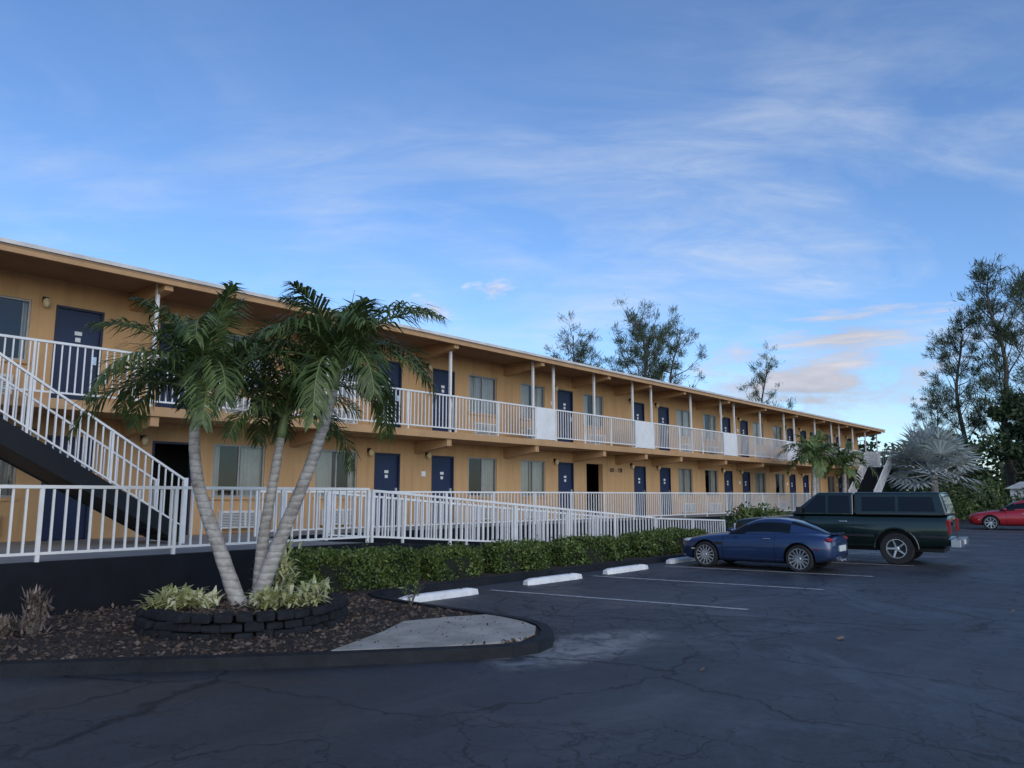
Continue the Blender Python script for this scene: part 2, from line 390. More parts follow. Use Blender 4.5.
ZG,ZB,ZR=.75,3.44,6.17
YE,YW=15.8,17.2
XL,XR=-9,57.4
motel=empty('motel_building')
doors=[-3.5,-1.3,6.0,8.15,14.4,16.6,22.9,28.05,30.15,36.4,38.5,44.8,46.9,53.2,55.4]
wins=[.6,4.3,9.8,12.65,18.4,21.0,24.75,32.0,34.6,40.3,43.0,48.7,51.4]
def openings(z0,lower):
    o=[]
    for d in doors: o.append((d-.47,d+.47,z0,z0+2.09,'d'))
    for w in wins:
        hw=.68 if w not in (4.3,) else .78
        if w==24.75 and lower: o.append((w-.55,w+.55,z0,z0+2.09,'b')); continue
        o.append((w-hw,w+hw,z0+.85,z0+2.1,'w'))
    return sorted(o)
wall=MB(); dr=MB(); wn=MB(); cur=MB(); gl=MB(); fx=MB()
for z0,z1,lo in ((ZG,ZB-.18,True),(ZB,ZR-.12,False)):
    x=XL
    for (a,b,c,d,t) in openings(z0,lo):
        wall.box(x,a,YW,YW+.2,z0,z1,'stucco')
        if c>z0: wall.box(a,b,YW,YW+.2,z0,c,'stucco')
        wall.box(a,b,YW,YW+.2,d,z1,'stucco')
        x=b
        if t=='b': continue
        if t=='d':
            openg = lo and abs(a+.47-8.15)<.1
            dr.box(a,a+.05,YW-.012,YW+.1,z0,d,'doorframe'); dr.box(b-.05,b,YW-.012,YW+.1,z0,d,'doorframe'); dr.box(a+.05,b-.05,YW-.012,YW+.1,d-.05,d,'doorframe')
            if openg:
                dr.box(a,b,YW+1.3,YW+1.32,z0,d,'dark')
            else:
                dr.box(a+.05,b-.05,YW+.05,YW+.09,z0+.01,d-.05,'door')
                dr.box((a+b)/2-.07,(a+b)/2+.07,YW+.035,YW+.049,z0+1.52,z0+1.60,'white')
                dr.box((a+b)/2-.05,(a+b)/2+.05,YW+.035,YW+.049,z0+1.38,z0+1.47,'white')
                dr.box(b-.16,b-.09,YW+.0,YW+.049,z0+.93,z0+1.1,'chrome')
                if random.random()<.4: fx.box(a-.42,a-.26,YW-.02,YW,z0+1.45,z0+1.6,'white')
            lx=a-.22
            fx.box(lx-.05,lx+.05,YW-.06,YW,z0+2.08,z0+2.2,'steelblack'); fx.ell((lx,YW-.11,z0+2.07),(.07,.07,.10),'lamp')
        else:
            w=.04
            wn.box(a,a+w,YW+.03,YW+.1,c,d,'alu'); wn.box(b-w,b,YW+.03,YW+.1,c,d,'alu'); wn.box(a+w,b-w,YW+.03,YW+.1,d-w,d,'alu'); wn.box(a+w,b-w,YW+.03,YW+.1,c,c+w,'alu')
            m=(a+b)/2; wn.box(m-.02,m+.02,YW+.035,YW+.095,c+w,d-w,'alu')
            wn.box(a-.05,b+.05,YW-.05,YW+.03,c-.06,c,'stucco')
            gl.face([(a+w,YW+.06,c+w),(b-w,YW+.06,c+w),(b-w,YW+.06,d-w),(a+w,YW+.06,d-w)],'glass')
            if a<4.4<b and not lo: gap0,gw=a,b-a-.12
            else:
                gap0=random.uniform(a+.1,b-.7); gw=random.choice([0,0,.06,.3,.55])
            n=70; P=[]
            for i in range(n):
                xa=a+(b-a)*i/n; xb=a+(b-a)*(i+1)/n
                if gap0<=xa<gap0+gw: continue
                ya=YW+.17+.03*math.sin(xa*46+math.sin(xa*9)*2); yb=YW+.17+.03*math.sin(xb*46+math.sin(xb*9)*2)
                P.append([(xa,ya,c),(xb,yb,c),(xb,yb,d),(xa,ya,d)])
            cur.quads(np.array(P),'curtain')
            fx.box(m-.53,m+.53,YW-.16,YW,z0+.12,z0+.53,'ac')
            for i in range(9): fx.box(m-.48,m+.1,YW-.168,YW-.161,z0+.17+i*.036,z0+.185+i*.036,'acdark')
            for i in range(9): fx.box(m+.16,m+.48,YW-.168,YW-.161,z0+.17+i*.036,z0+.185+i*.036,'acdark')
    wall.box(x,XR-.02,YW,YW+.2,z0,z1,'stucco')
wall.box(XR-.22,XR-.02,YW+.2,25,ZG,ZR-.12,'stucco'); wall.box(XL,XL+.2,YW+.2,25,ZG,ZR-.12,'stucco'); wall.box(XL+.2,XR-.22,24.8,25,ZG,ZR-.12,'stucco')
wall.box(XL+.2,XR-.22,YW+.2+1.5,YW+1.75,ZG,ZR-.3,'dark')
wall.box(XL,XR-.02,YW+.003,25,-.1,ZG-.2,'stucco')
wall.obj('walls',motel); dr.obj('doors',motel); wn.obj('window_frames',motel); cur.obj('curtains',motel); gl.obj('window_glass',motel); fx.obj('wall_fixtures',motel)
mb=MB()
mb.box(XL,XR,YE-.06,YW-.003,ZB-.20,ZB-.003,'beam'); mb.obj('balcony_slab',motel,bevel=.01)
mb=MB()
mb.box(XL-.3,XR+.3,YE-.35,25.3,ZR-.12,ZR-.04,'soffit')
mb.box(XL-.33,XR+.33,YE-.38,YE-.352,ZR-.075,ZR+.0,'fascia'); mb.box(XR+.302,XR+.33,YE-.352,25.3,ZR-.075,ZR+.0,'fascia')
mb.box(XL-.3,XR+.3,YE-.35,25.3,ZR-.038,ZR-.01,'roofgrav')
mb.box(XL-.3,XR+.3,YE-.345,YE-.27,ZR-.215,ZR-.12,'beam')
mb.obj('roof',motel)
bays=[-1.4,2.85,7.07,11.25,15.5,19.5,23.4,26.3,29.1,33.3,37.45,41.65,45.85,50.0,54.3,57.1]
mb=MB()
for x in bays:
    for zt in (ZR-.123,ZB-.203):
        y0=YE-.26 if zt>5 else YE-.0
        mb.hexa([(x-.09,y0,zt-.20),(x+.09,y0,zt-.20),(x+.09,YW,zt-.38),(x-.09,YW,zt-.38),(x-.09,y0,zt),(x+.09,y0,zt),(x+.09,YW,zt),(x-.09,YW,zt)],'beam')
mb.obj('beams',motel,bevel=.008)
posts=[-1.4,2.85,7.0,11.3,15.6,19.4,20.5,22.9,25.5,26.9,30.2,33.1,34.5,37.5,40.6,42,45.2,48,49.4,52,54.6,57.2]
mb=MB()
for x in posts: mb.box(x-.035,x+.035,YE+.06,YE+.13,ZB,ZR-.123,'white')
for a,b in ((19.44,20.46),(25.54,26.86),(33.14,34.46),(40.64,41.96),(48.04,49.36)):
    mb.box(a,b,YE-.02,YE+.02,ZB+.02,ZB+1.07,'white')
mb.obj('posts_and_panels',motel,bevel=.004)
mb=MB()
railing(mb,(XL,YE,ZB),(1.55,YE,ZB),1.07)
railing(mb,(2.95,YE,ZB),(19.4,YE,ZB),1.07); railing(mb,(20.5,YE,ZB),(25.5,YE,ZB),1.07); railing(mb,(26.9,YE,ZB),(33.1,YE,ZB),1.07)
railing(mb,(34.5,YE,ZB),(40.6,YE,ZB),1.07); railing(mb,(42,YE,ZB),(48,YE,ZB),1.07);railing(mb,(49.4,YE,ZB),(53.2,YE,ZB),1.07);railing(mb,(54.6,YE,ZB),(57.3,YE,ZB),1.07); railing(mb,(57.35,YE,ZB),(57.35,YW,ZB),1.07)
mb.obj('balcony_railing',motel)
tc=D.curves.new('room_numbers','FONT'); tc.body='101 - 128'; tc.size=.24; tc.extrude=.01; tc.materials.append(M['text'])
to=D.objects.new('room_numbers',tc); to.location=(25.75,YW-.012,ZG+1.8); to.rotation_euler=(math.pi/2,0,0); C.collection.objects.link(to); to.parent=motel
def stair(name,xb,xt,y0,y1):
    st=empty(name); s=1 if xt>xb else -1
    n=16; tread=MB(); dx=(xt-xb)/n; dz=(ZB-ZG)/n
    for i in range(n-1):
        xa=xb+dx*i; xc=xa+dx*1.12; z=ZG+dz*(i+1)
        tread.box(min(xa,xc),max(xa,xc),y0+.051,y1-.051,z-.05,z,'steelblack')
        xr0,xr1=(xa+dx*.98,xa+dx*1.06)
        tread.box(min(xr0,xr1),max(xr0,xr1),y0+.052,y1-.052,z,z+dz-.05,'steelblack')
    for y in (y0,y1-.05):
        P=[(xb,y,ZG),(xt,y,ZB-.42),(xt,y+.05,ZB-.42),(xb,y+.05,ZG),(xb,y,ZG+.30),(xt,y,ZB+.02),(xt,y+.05,ZB+.02),(xb,y+.05,ZG+.30)]
        tread.hexa(P,'steelblack')
    P=[(xb,y0+.051,ZG+.02),(xt,y0+.051,ZB-.40),(xt,y1-.051,ZB-.40),(xb,y1-.051,ZG+.02),(xb,y0+.051,ZG+.05),(xt,y0+.051,ZB-.36),(xt,y1-.051,ZB-.36),(xb,y1-.051,ZG+.05)]
    tread.hexa(P,'steelblack')
    tread.obj('treads_and_stringers',st)
    ld=MB(); xa,xc=min(xt,xt+s*1.25),max(xt,xt+s*1.25)
    ld.box(xa,xc,y0,YE-.063,ZB-.2,ZB-.003,'steelblack'); 
    for px in (xa+.08,xc-.08): ld.box(px-.05,px+.05,y0+.02,y0+.12,ZG-.7,ZB-.2,'steelblack')
    ld.obj('landing',st)
    r=MB()
    railing(r,(xb,y0+.025,ZG+.2),(xt,y0+.025,ZB+.05),1.0,.15); railing(r,(xb,y1-.025,ZG+.2),(xt,y1-.025,ZB+.05),1.0,.15)
    railing(r,(xt,y0+.03,ZB),(xt+s*1.25,y0+.03,ZB),1.07); railing(r,(xt+s*1.25,y0+.06,ZB),(xt+s*1.25,YE-.03,ZB),1.07)
    for y in (y0+.025,y1-.025): r.box(xb-.04,xb+.04,y-.04,y+.04,ZG,ZG+1.22,'white')
    r.obj('stair_railing',st)
stair('staircase',7.06,2.95,14.3,15.55)
stair('staircase',49.0,53.2,13.9,15.4)
mb=MB()
mb.box(XL,9.2,11.53,YW+.0,ZG-.2,ZG-.004,'walk'); mb.box(9.2,XR,15.4,YW+.0,ZG-.2,ZG-.004,'walk'); mb.box(46,54,13.5,15.4,ZG-.2,ZG-.004,'walk')
mb.obj('walkway')
mb=MB()
mb.box(XL,9.2,11.36,11.53,-.05,ZG+.03,'black')
mb.hexa([(9.2,11.36,-.05),(19.4,11.36,-.05),(19.4,11.53,-.05),(9.2,11.53,-.05),(9.2,11.36,ZG+.03),(19.4,11.36,.08),(19.4,11.53,.08),(9.2,11.53,ZG+.03)],'black')
mb.box(19.4,24.0,11.36,11.53,-.05,.08,'black')
mb.box(9.2,XR,15.3,15.4,-.05,ZG-.01,'black')
mb.box(XL,XL+.2,11.53,YW,-.05,ZG-.2,'black')
mb.obj('retaining_wall',bevel=.01)
mb=MB()
mb.hexa([(9.2,11.53,.0),(19.4,11.53,.0),(19.4,13.0,.0),(9.2,13.0,.0),(9.2,11.53,ZG-.006),(19.4,11.53,.05),(19.4,13,.05),(9.2,13,ZG-.006)],'walk'); mb.obj('ramp')
mb=MB()
railing(mb,(XL,11.45,ZG+.03),(9.15,11.45,ZG+.03),1.0,.16,.028)
railing(mb,(9.25,11.45,ZG+.03),(19.4,11.45,.06),.97,.16,.028); railing(mb,(19.5,11.45,.06),(23.8,11.45,-.10),.95,.16,.028)
mb.obj('walkway_railing')
mb=MB(); railing(mb,(9.4,13.05,ZG),(19.4,13.05,.05),.97,.16,.028); mb.obj('ramp_railing')
mb=MB(); railing(mb,(9.25,15.45,ZG),(46,15.45,ZG),1.0,.15,.026); railing(mb,(54.2,15.45,ZG),(57.3,15.45,ZG),1.0,.15,.026); mb.obj('walkway_railing')
mb=MB(); mb.face([(9.2,11.54,.09),(58,11.54,.09),(58,15.3,.09),(9.2,15.3,.09)],'grass'); mb.obj('lawn')

# ---------------------------------------------------------------- hedges
def hedge(x0,x1,y0,y1,z0,z1,dens,ls):
    e=MB()
    nx=max(2,int((x1-x0)/.25)); secs=[]
    for i in range(nx+1):
        x=x0+.10+(x1-x0-.20)*i/nx; j=lambda: random.uniform(-.03,.03); en=.07 if i in (0,nx) else 0
        secs.append([(x,y0+.11+en+j(),z0),(x,y0+.10+en+j(),z1-.20-en+j()),(x,y0+.21+en,z1-.11-en+j()),(x,y1-.21-en,z1-.11-en+j()),(x,y1-.10-en,z1-.20-en),(x,y1-.10-en,z0)])
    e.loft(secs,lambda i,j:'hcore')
    L=x1-x0;H=z1-z0;W=y1-y0
    pts=[]
    ph=random.uniform(0,6)
    def lump(x,a): return .05*np.sin(x*5.1+a+ph)+.035*np.sin(x*11.3+a*2)+.035*np.sin(x*2.3+ph)
    def rnd(x,z):
        ex=np.clip(1-np.minimum(x-x0,x1-x)/.2,0,1)**2; ez=np.clip(1-(z1-z)/.18,0,1)**2
        return .14*ex+.13*ez
    n=int(L*H*dens); x=rng.uniform(x0,x1,n); z=rng.uniform(z0+.02,z1-.03,n); y=y0+.04+lump(x,z*6)+rng.exponential(.035,n)+rnd(x,z); pts.append(np.stack([x,y,z],1))
    n=int(L*W*dens); x=rng.uniform(x0,x1,n); y=rng.uniform(y0+.04,y1-.04,n); ed=np.clip(1-np.minimum(np.minimum(y-y0,y1-y),np.minimum(x-x0,x1-x))/.2,0,1)**2
    z=z1-.04-.13*ed+lump(x,y*5)*.8-rng.exponential(.025,n)+ (rng.random(n)<.07)*rng.uniform(0,.10,n); pts.append(np.stack([x,y,z],1))
    for xe,sg in ((x0,1),(x1,-1)):
        n=int(W*H*dens); y=rng.uniform(y0+.05,y1-.05,n); z=rng.uniform(z0,z1-.06,n); x=xe+sg*(.03+.14*np.clip(1-(z1-z)/.2,0,1)**2)+rng.normal(0,.03,n); pts.append(np.stack([x,y,z],1))
    n=int(L*H*dens*.3); x=rng.uniform(x0,x1,n); z=rng.uniform(z0+.02,z1-.05,n); y=y1-.04+lump(x,z*6); pts.append(np.stack([x,y,z],1))
    e.quads(leafquads(np.concatenate(pts),ls,.55,0),'hedge')
    return e.obj('hedge')
hedge(7.15,9.50,10.35,11.15,.09,.74,2600,.05)
hedge(9.98,11.20,10.4,11.15,.09,.66,2400,.05)
hedge(11.7,13.35,10.4,11.15,.09,.68,2000,.055)
hedge(13.85,16.4,10.4,11.15,.09,.65,1500,.06)
hedge(17.0,20.6,10.4,11.2,.09,.68,1100,.07)

# ---------------------------------------------------------------- planter ring
PC=(5.30,8.97)
pl=empty('stone_planter')
mb=MB(); R=1.27
for c in range(3):
    nb=34; z0=.07+c*.095
    for i in range(nb):
        a0=2*math.pi*(i+(.5 if c%2 else 0)+random.uniform(-.12,.12))/nb+.004; a1=2*math.pi*(i+1+(.5 if c%2 else 0))/nb-.004
        jr=random.uniform(-.04,.035)-c*.012; ri=R-.2+jr; ro=R+jr
        p=lambda a,r,z:(PC[0]+r*math.cos(a),PC[1]+r*math.sin(a),z)
        zt=z0+.092+random.uniform(-.012,.014); j1,j2=random.uniform(-.03,.02),random.uniform(-.03,.02)
        mb.hexa([p(a0,ri,z0),p(a0,ro+j1,z0),p(a1,ro+j2,z0),p(a1,ri,z0),p(a0,ri,zt),p(a0,ro-.02+j2,zt+random.uniform(-.01,.01)),p(a1,ro-.02+j1,zt+random.uniform(-.01,.01)),p(a1,ri,zt)],'block')
mb.obj('block_ring',pl,bevel=.022)
mb=MB(); mb.face([(PC[0]+(R-.19)*math.cos(2*math.pi*i/32),PC[1]+(R-.19)*math.sin(2*math.pi*i/32),.32) for i in range(32)],'mulch')
n=1500; a=rng.uniform(0,6.283,n); r=np.sqrt(rng.random(n))*1.08
P=np.stack([PC[0]+r*np.cos(a),PC[1]+r*np.sin(a),.325+rng.uniform(0,.02,n)],1); d=rng.normal(size=P.shape); d[:,2]*=.25
mb.quads(leafquads(P,.05,.5,0,d*2),'chip'); mb.obj('soil',pl)

# ---------------------------------------------------------------- palms
HD=math.radians(40.9); FW=Vector((math.cos(HD),math.sin(HD),0)); RT=Vector((math.sin(HD),-math.cos(HD),0))
def frond(mb,o,az,e0,L,curl,k,nl=30,ll=.42,lw=.034):
    o=Vector(o); seg=14; pts=[o.copy()]; e=e0; dirs=[]
    twist=random.uniform(-.5,.5)
    for i in range(seg):
        t=i/seg; e=max(e0-curl*(t**1.15),-1.45); a=az+twist*t*t
        d=Vector((math.cos(e)*math.cos(a),math.cos(e)*math.sin(a),math.sin(e))); dirs.append(d)
        pts.append(pts[-1]+d*L/seg)
    dirs.append(dirs[-1])
    mb.tube(pts,[.020*(1-.85*i/seg) for i in range(seg+1)],'green_shaft',5,False)
    Q=[]
    side0=Vector((-math.sin(az),math.cos(az),0)); roll=random.uniform(-.35,.35)
    for i in range(nl):
        t=.12+.88*(i+.5)/nl; s=t*seg; j=min(int(s),seg-1); p=pts[j].lerp(pts[j+1],s-j); d=dirs[j]
        side=(side0-d*side0.dot(d)).normalized(); upv=side.cross(d).normalized()
        if upv.z<0 and abs(d.z)<.7: upv=-upv
        side=(side*math.cos(roll)+upv*math.sin(roll)); 
        l=ll*(math.sin(math.pi*min(1,(t*.80+.16)))**.6)*random.uniform(.8,1.12)
        for sg in (-1,1):
            if random.random()<.03: continue
            v=(d*(.5+.5*t)+side*sg*random.uniform(.65,1.0)+upv*random.uniform(-.2,.55)).normalized()
            v2=(v+Vector((0,0,-random.uniform(.5,1.3)))).normalized()
            wv=v.cross(upv)
            if wv.length<.01: wv=d
            wv=wv.normalized()*lw/2
            m=p+v*l*.48; e_=m+v2*l*.55
            Q.append([p-wv*.5,m-wv,m+wv,p+wv*.5]); Q.append([m-wv,e_-wv*.1,e_+wv*.1,m+wv])
    mb.quads(np.array([[tuple(q) for q in f] for f in Q]),k)
def palm(name,pts,rads,nf,L,k='palm',ll=.42,lw=.034,seed=1,shaft=.38,nl=30):
    random.seed(seed); e=empty(name)
    pts=[Vector(p) for p in pts]
    fine=[];fr=[]
    n=len(pts)-1
    for i in range(n):
        p0=pts[max(i-1,0)];p1=pts[i];p2=pts[i+1];p3=pts[min(i+2,n)]
        for s in range(8):
            t=s/8; q=.5*((2*p1)+(p2-p0)*t+(2*p0-5*p1+4*p2-p3)*t*t+(3*p1-p0-3*p2+p3)*t**3)
            fine.append(q); fr.append((rads[i]*(1-t)+rads[i+1]*t)*(1+.035*random.uniform(-1,1)))
    fine.append(pts[-1]); fr.append(rads[-1]); fr[0]*=1.25; fr[1]*=1.1
    mb=MB(); mb.tube(fine,fr,'ptrunk',14); o=mb.obj('trunk',e,smooth=True)
    t=(fine[-1]-fine[-4]).normalized(); top=fine[-1]
    mb=MB(); r=rads[-1]; mb.tube([top-t*.02,top+t*.08,top+t*shaft*.6,top+t*shaft],[r*1.0,r*1.12,r*.9,r*.45],'green_shaft',12); mb.obj('crownshaft',e,smooth=True)
    mb=MB(); c=top+t*shaft*.85
    for i in range(nf):
        az=i*2.39996+random.uniform(-.3,.3); q=i/nf
        e0=math.radians(85-66*q+random.uniform(-8,8)); curl=math.radians(random.uniform(90,135)-(55 if q<.2 else 0))
        frond(mb,c-t*.12*q,az,e0,L*random.uniform(.8,1.1)*(1 if q>.2 else .72),curl,k,nl,ll,lw)
    if k=='palm':
        mb.tube([c,c+t*L*.3+Vector((.02,0,.03)),c+t*L*.6],[.018,.012,.003],'green_shaft',5)
    mb.obj('fronds',e)
    return e
def cam(F,R_,z): v=FW*F+RT*R_; return (v.x,v.y,z)
palm('palm_tree',[cam(9.75,-3.35,.28),cam(9.75,-3.62,.95),cam(9.75,-3.92,1.7),cam(9.75,-4.03,2.35),cam(9.75,-4.00,2.74)],[.105,.088,.075,.067,.060],23,1.78,seed=3,ll=.46,lw=.028,nl=56)
palm('palm_tree',[cam(10.05,-3.22,.28),cam(10.05,-3.20,1.0),cam(10.05,-3.10,1.8),cam(10.05,-3.02,2.40)],[.088,.074,.062,.054],14,1.35,seed=5,ll=.42,lw=.026,nl=48)
palm('palm_tree',[cam(9.85,-3.18,.28),cam(9.85,-2.95,1.0),cam(9.8,-2.60,1.9),cam(9.8,-2.38,2.62),cam(9.8,-2.30,3.0)],[.105,.088,.075,.067,.060],22,1.68,seed=8,ll=.46,lw=.028,nl=56)
for (x,y,h,sd) in ((36.8,13.2,3.0,11),(38.4,13.6,3.2,12),(39.6,12.7,2.7,13),(63,13,5.0,14)):
    palm('palm_tree',[(x,y,0),(x+.1,y,h*.5),(x+.15+.1*(sd%3),y,h)],[.14,.12,.10],14,1.9,'palm2',.55,.07,sd,.4,20)

def rosette(name,c,n,L,k,lw=.05,spread=1.0,stem=0):
    mb=MB(); Q=[]
    for i in range(n):
        az=random.uniform(0,6.283); e=random.uniform(.1,1.3)/spread; l=L*random.uniform(.6,1.1)
        d=Vector((math.cos(e)*math.cos(az),math.cos(e)*math.sin(az),math.sin(e))); s=Vector((-math.sin(az),math.cos(az),0))
        p=Vector(c)+Vector((random.gauss(0,.08),random.gauss(0,.08),random.uniform(0,L*.35+stem)))
        m=p+d*l*.55; t=m+(d+Vector((0,0,-.7))).normalized()*l*.45
        Q.append([p-s*lw*.25,m-s*lw*.5,m+s*lw*.5,p+s*lw*.25]); Q.append([m-s*lw*.5,t-s*.004,t+s*.004,m+s*lw*.5])
    mb.quads(np.array([[tuple(q) for q in f] for f in Q]),k)
    if stem: mb.tube([c,Vector(c)+Vector((0,0,stem))],[.02,.012],'bark',5)
    return mb.obj(name)
for (F,R_,z,n,L,st) in ((9.3,-3.88,.32,120,.27,.04),(9.25,-4.08,.32,90,.25,.03),(9.35,-3.66,.32,60,.22,0),(10.3,-3.00,.32,130,.24,.62),(10.4,-3.12,.32,60,.22,.4),(9.3,-2.88,.32,100,.26,.06),(9.4,-2.66,.32,50,.22,0),(9.45,-2.40,.32,90,.25,.15)):
    rosette('variegated_shrub',cam(F,R_,z),n,L,'variegated',.05,stem=st)
for (F,R_,s,w_) in ((8.95,-5.38,.44,.10),(8.8,-5.62,.16,.06)):
    mb=MB(); c=Vector(cam(F,R_,.09)); mb.tube([c,c+Vector((.01,0,s*.8))],[.08,.05],'bark',7); Q=[]
    for i in range(380):
        az=random.uniform(0,6.28); el=random.uniform(.2,1.4); l=random.uniform(.08,.15); z=random.uniform(0,s)
        d=Vector((math.cos(el)*math.cos(az),math.cos(el)*math.sin(az),math.sin(el))); sd_=Vector((-math.sin(az),math.cos(az),0))*.016
        p=c+Vector((random.gauss(0,w_*.6),random.gauss(0,w_*.6),z)); Q.append([p-sd_,p+d*l*.6-sd_*.8,p+d*l,p+sd_])
    mb.quads(np.array([[tuple(q_) for q_ in f] for f in Q]),'dry'); mb.obj('dry_agave')
mb=MB(); c=Vector(cam(11.1,-1.42,.09))
for i in range(12):
    az=random.uniform(0,6.28); d=Vector((math.cos(az)*.4,math.sin(az)*.4,1)).normalized()*random.uniform(.3,.5)
    mb.tube([c,c+d*.6,c+d+Vector((math.cos(az),math.sin(az),-.3))*.08],[.006,.004,.002],'bark',4,False)
    P=np.array([tuple(c+d*random.uniform(.4,1)) for _ in range(5)]); mb.quads(leafquads(P,.08,.2,0),'bush')
mb.obj('sapling')
def bush(name,c,r,n,ls,k):
    mb=MB(); pts=[]
    lumps=[(np.array([random.gauss(0,.45)*r[0],random.gauss(0,.45)*r[1],random.uniform(.3,.8)*r[2]]),random.uniform(.35,.6)) for _ in range(9)]
    for cc,s in lumps:
        m=n//9; d=rng.normal(size=(m,3)); d/=np.linalg.norm(d,axis=1)[:,None]; rad=rng.uniform(.6,1.05,m)[:,None]
        p=cc+d*rad*np.array(r)*s; pts.append(p)
    P=np.concatenate(pts); P=P[P[:,2]>0]+np.array(c)
    for cc,s in lumps[:5]:
        p=Vector(c)+Vector(cc)*.6; mb.tube([Vector(c),p],[.03,.01],'bark',5)
    mb.quads(leafquads(P,ls,.5,0),k); return mb.obj(name)
bush('shrub',(28.5,12.6,.05),(.9,.8,1.1),1500,.14,'bush'); bush('shrub',(30.2,12.8,.05),(.8,.8,.9),1200,.14,'bush')
bush('shrub',(41,13,.05),(1,.8,1.0),900,.16,'bush'); bush('shrub',(54,11.6,.05),(1.5,1.5,1.6),1800,.2,'bush')
bush('shrub',(59,12.5,.0),(2.2,2,2.4),2200,.25,'far');bush('shrub',(62,10.8,.0),(2.4,2,2.2),2200,.25,'bush');bush('shrub',(64,8.5,.0),(2,2,1.8),1800,.25,'far')

def fanpalm(c,h,n,R_,seed):
    random.seed(seed); e=empty('silver_fan_palm'); mb=MB(); mb.tube([(c[0],c[1],0),(c[0]+.05,c[1],h*.5),(c[0],c[1],h)],[.3,.24,.22],'ptrunk',12); mb.obj('trunk',e,smooth=True)
    mb=MB(); top=Vector((c[0],c[1],h))
    for i in range(n):
        az=i*2.39996+random.uniform(-.2,.2); q=i/n; el=math.radians(85-110*q)
        d=Vector((math.cos(el)*math.cos(az),math.cos(el)*math.sin(az),math.sin(el)))
        pl_=R_*random.uniform(.5,.65); hub=top+d*pl_; mb.tube([top,hub],[.05,.03],'bism',5)
        s=d.cross(Vector((0,0,1)))
        if s.length<.05: s=Vector((1,0,0))
        s.normalize(); u=s.cross(d); tilt=random.uniform(-.3,.3); s=(s*math.cos(tilt)+u*math.sin(tilt)).normalized(); u=s.cross(d)
        Q=[]; ns=26
        for j in range(ns):
            a=math.radians(-115+230*j/(ns-1)); v=(d*math.cos(a)+s*math.sin(a)+u*.22*(1 if j%2 else .6)).normalized(); l=R_*.52*random.uniform(.88,1.05)
            w=v.cross(u).normalized()*l*.06; m=hub+v*l*.62; t=m+(v+Vector((0,0,-.45))).normalized()*l*.4
            Q.append([hub-w*.2,m-w,m+w,hub+w*.2]); Q.append([m-w,t-w*.1,t+w*.1,m+w])
        mb.quads(np.array([[tuple(q_) for q_ in f] for f in Q]),'bism')
    mb.obj('fan_leaves',e)
fanpalm((53,11.6),2.9,32,3.0,4)

# ---------------------------------------------------------------- casuarina trees
def cas_mesh(seed,H,spread,dens,nb=26,low=.3):
    random.seed(seed); r=np.random.default_rng(seed); mb=MB()
    n=12; trunk=[Vector((0,0,0))]
    for i in range(1,n+1): trunk.append(Vector((math.sin(i*.7+seed)*.14*i/3,math.cos(i*.9+seed)*.14*i/3,H*i/n)))
    mb.tube(trunk,[.24*(1-i/(n+.6))*H/14+.02 for i in range(n+1)],'bark',8)
    cent=[]
    for i in range(nb):
        t=low+(1-low)*(i/nb)**.9; s=t*n; j=min(int(s),n-1); p=trunk[j].lerp(trunk[j+1],s-j)
        az=i*2.4+random.uniform(-.7,.7); el=random.uniform(.45,1.15)
        L=spread*H*(.34*(1-t)**.65+.06)*random.uniform(.4,1.5)
        d=Vector((math.cos(el)*math.cos(az),math.cos(el)*math.sin(az),math.sin(el)))
        e=p+d*L+Vector((0,0,.12*L)); m=p+d*L*.5+Vector((0,0,-.05*L))
        mb.tube([p,m,e],[.05*H/14,.03*H/14,.01],'bark',5,False)
        ns=int(2+L*1.25)
        for q in range(ns):
            u=random.uniform(.45,1) if q else 1; b0=p.lerp(m,u*2) if u<.5 else m.lerp(e,u*2-1)
            dd=(d*.7+Vector((random.gauss(0,.6),random.gauss(0,.6),random.gauss(.3,.4)))).normalized(); l=random.uniform(.3,.9)*H/16
            b1=b0+dd*l; mb.tube([b0,b1],[.014,.006],'bark',3,False)
            cent.append((b1,dd)); cent.append((b0.lerp(b1,.5),dd))
    P=[];Dr=[]
    for c,dd in cent:
        m=int(dens*random.uniform(.4,1.6)); sg=random.uniform(.10,.24)*H/15
        P.append(np.array(c)+r.normal(size=(m,3))*sg*np.array([1,1,.75])); Dr.append(np.tile(np.array(dd)+np.array([0,0,.3]),(m,1)))
    P=np.concatenate(P);Dr=np.concatenate(Dr)
    mb.quads(leafquads(P,.34*H/15,.09,.0,Dr*.9),'cas')
    return mb.obj('pine_tree')
def place(o,loc,rz,s): o.location=loc; o.rotation_euler=(0,0,rz); o.scale=(s,s,s); return o
def dup(o,loc,rz,s):
    q=D.objects.new('pine_tree',o.data); C.collection.objects.link(q); return place(q,loc,rz,s)
A=place(cas_mesh(1,15,.95,34,30,.4),(47.4,28.8,0),.3,.95)
B=place(cas_mesh(2,14,.75,30,22,.4),(40.7,29.6,0),1.2,.86)
Cc=place(cas_mesh(3,21,.62,34,38,.22),(74.6,10.6,0),0,.97)
dup(B,(54.0,29.6,0),2.2,1.04); dup(A,(42.6,30.6,0),3.4,.74); dup(A,(51.5,31,0),4.5,.90); dup(B,(70,29.2,0),3.9,1.0)
dup(Cc,(75.6,13.9,0),2.0,.80); dup(Cc,(79,8.4,0),4.2,.98); dup(A,(82,17.5,0),5,.75)

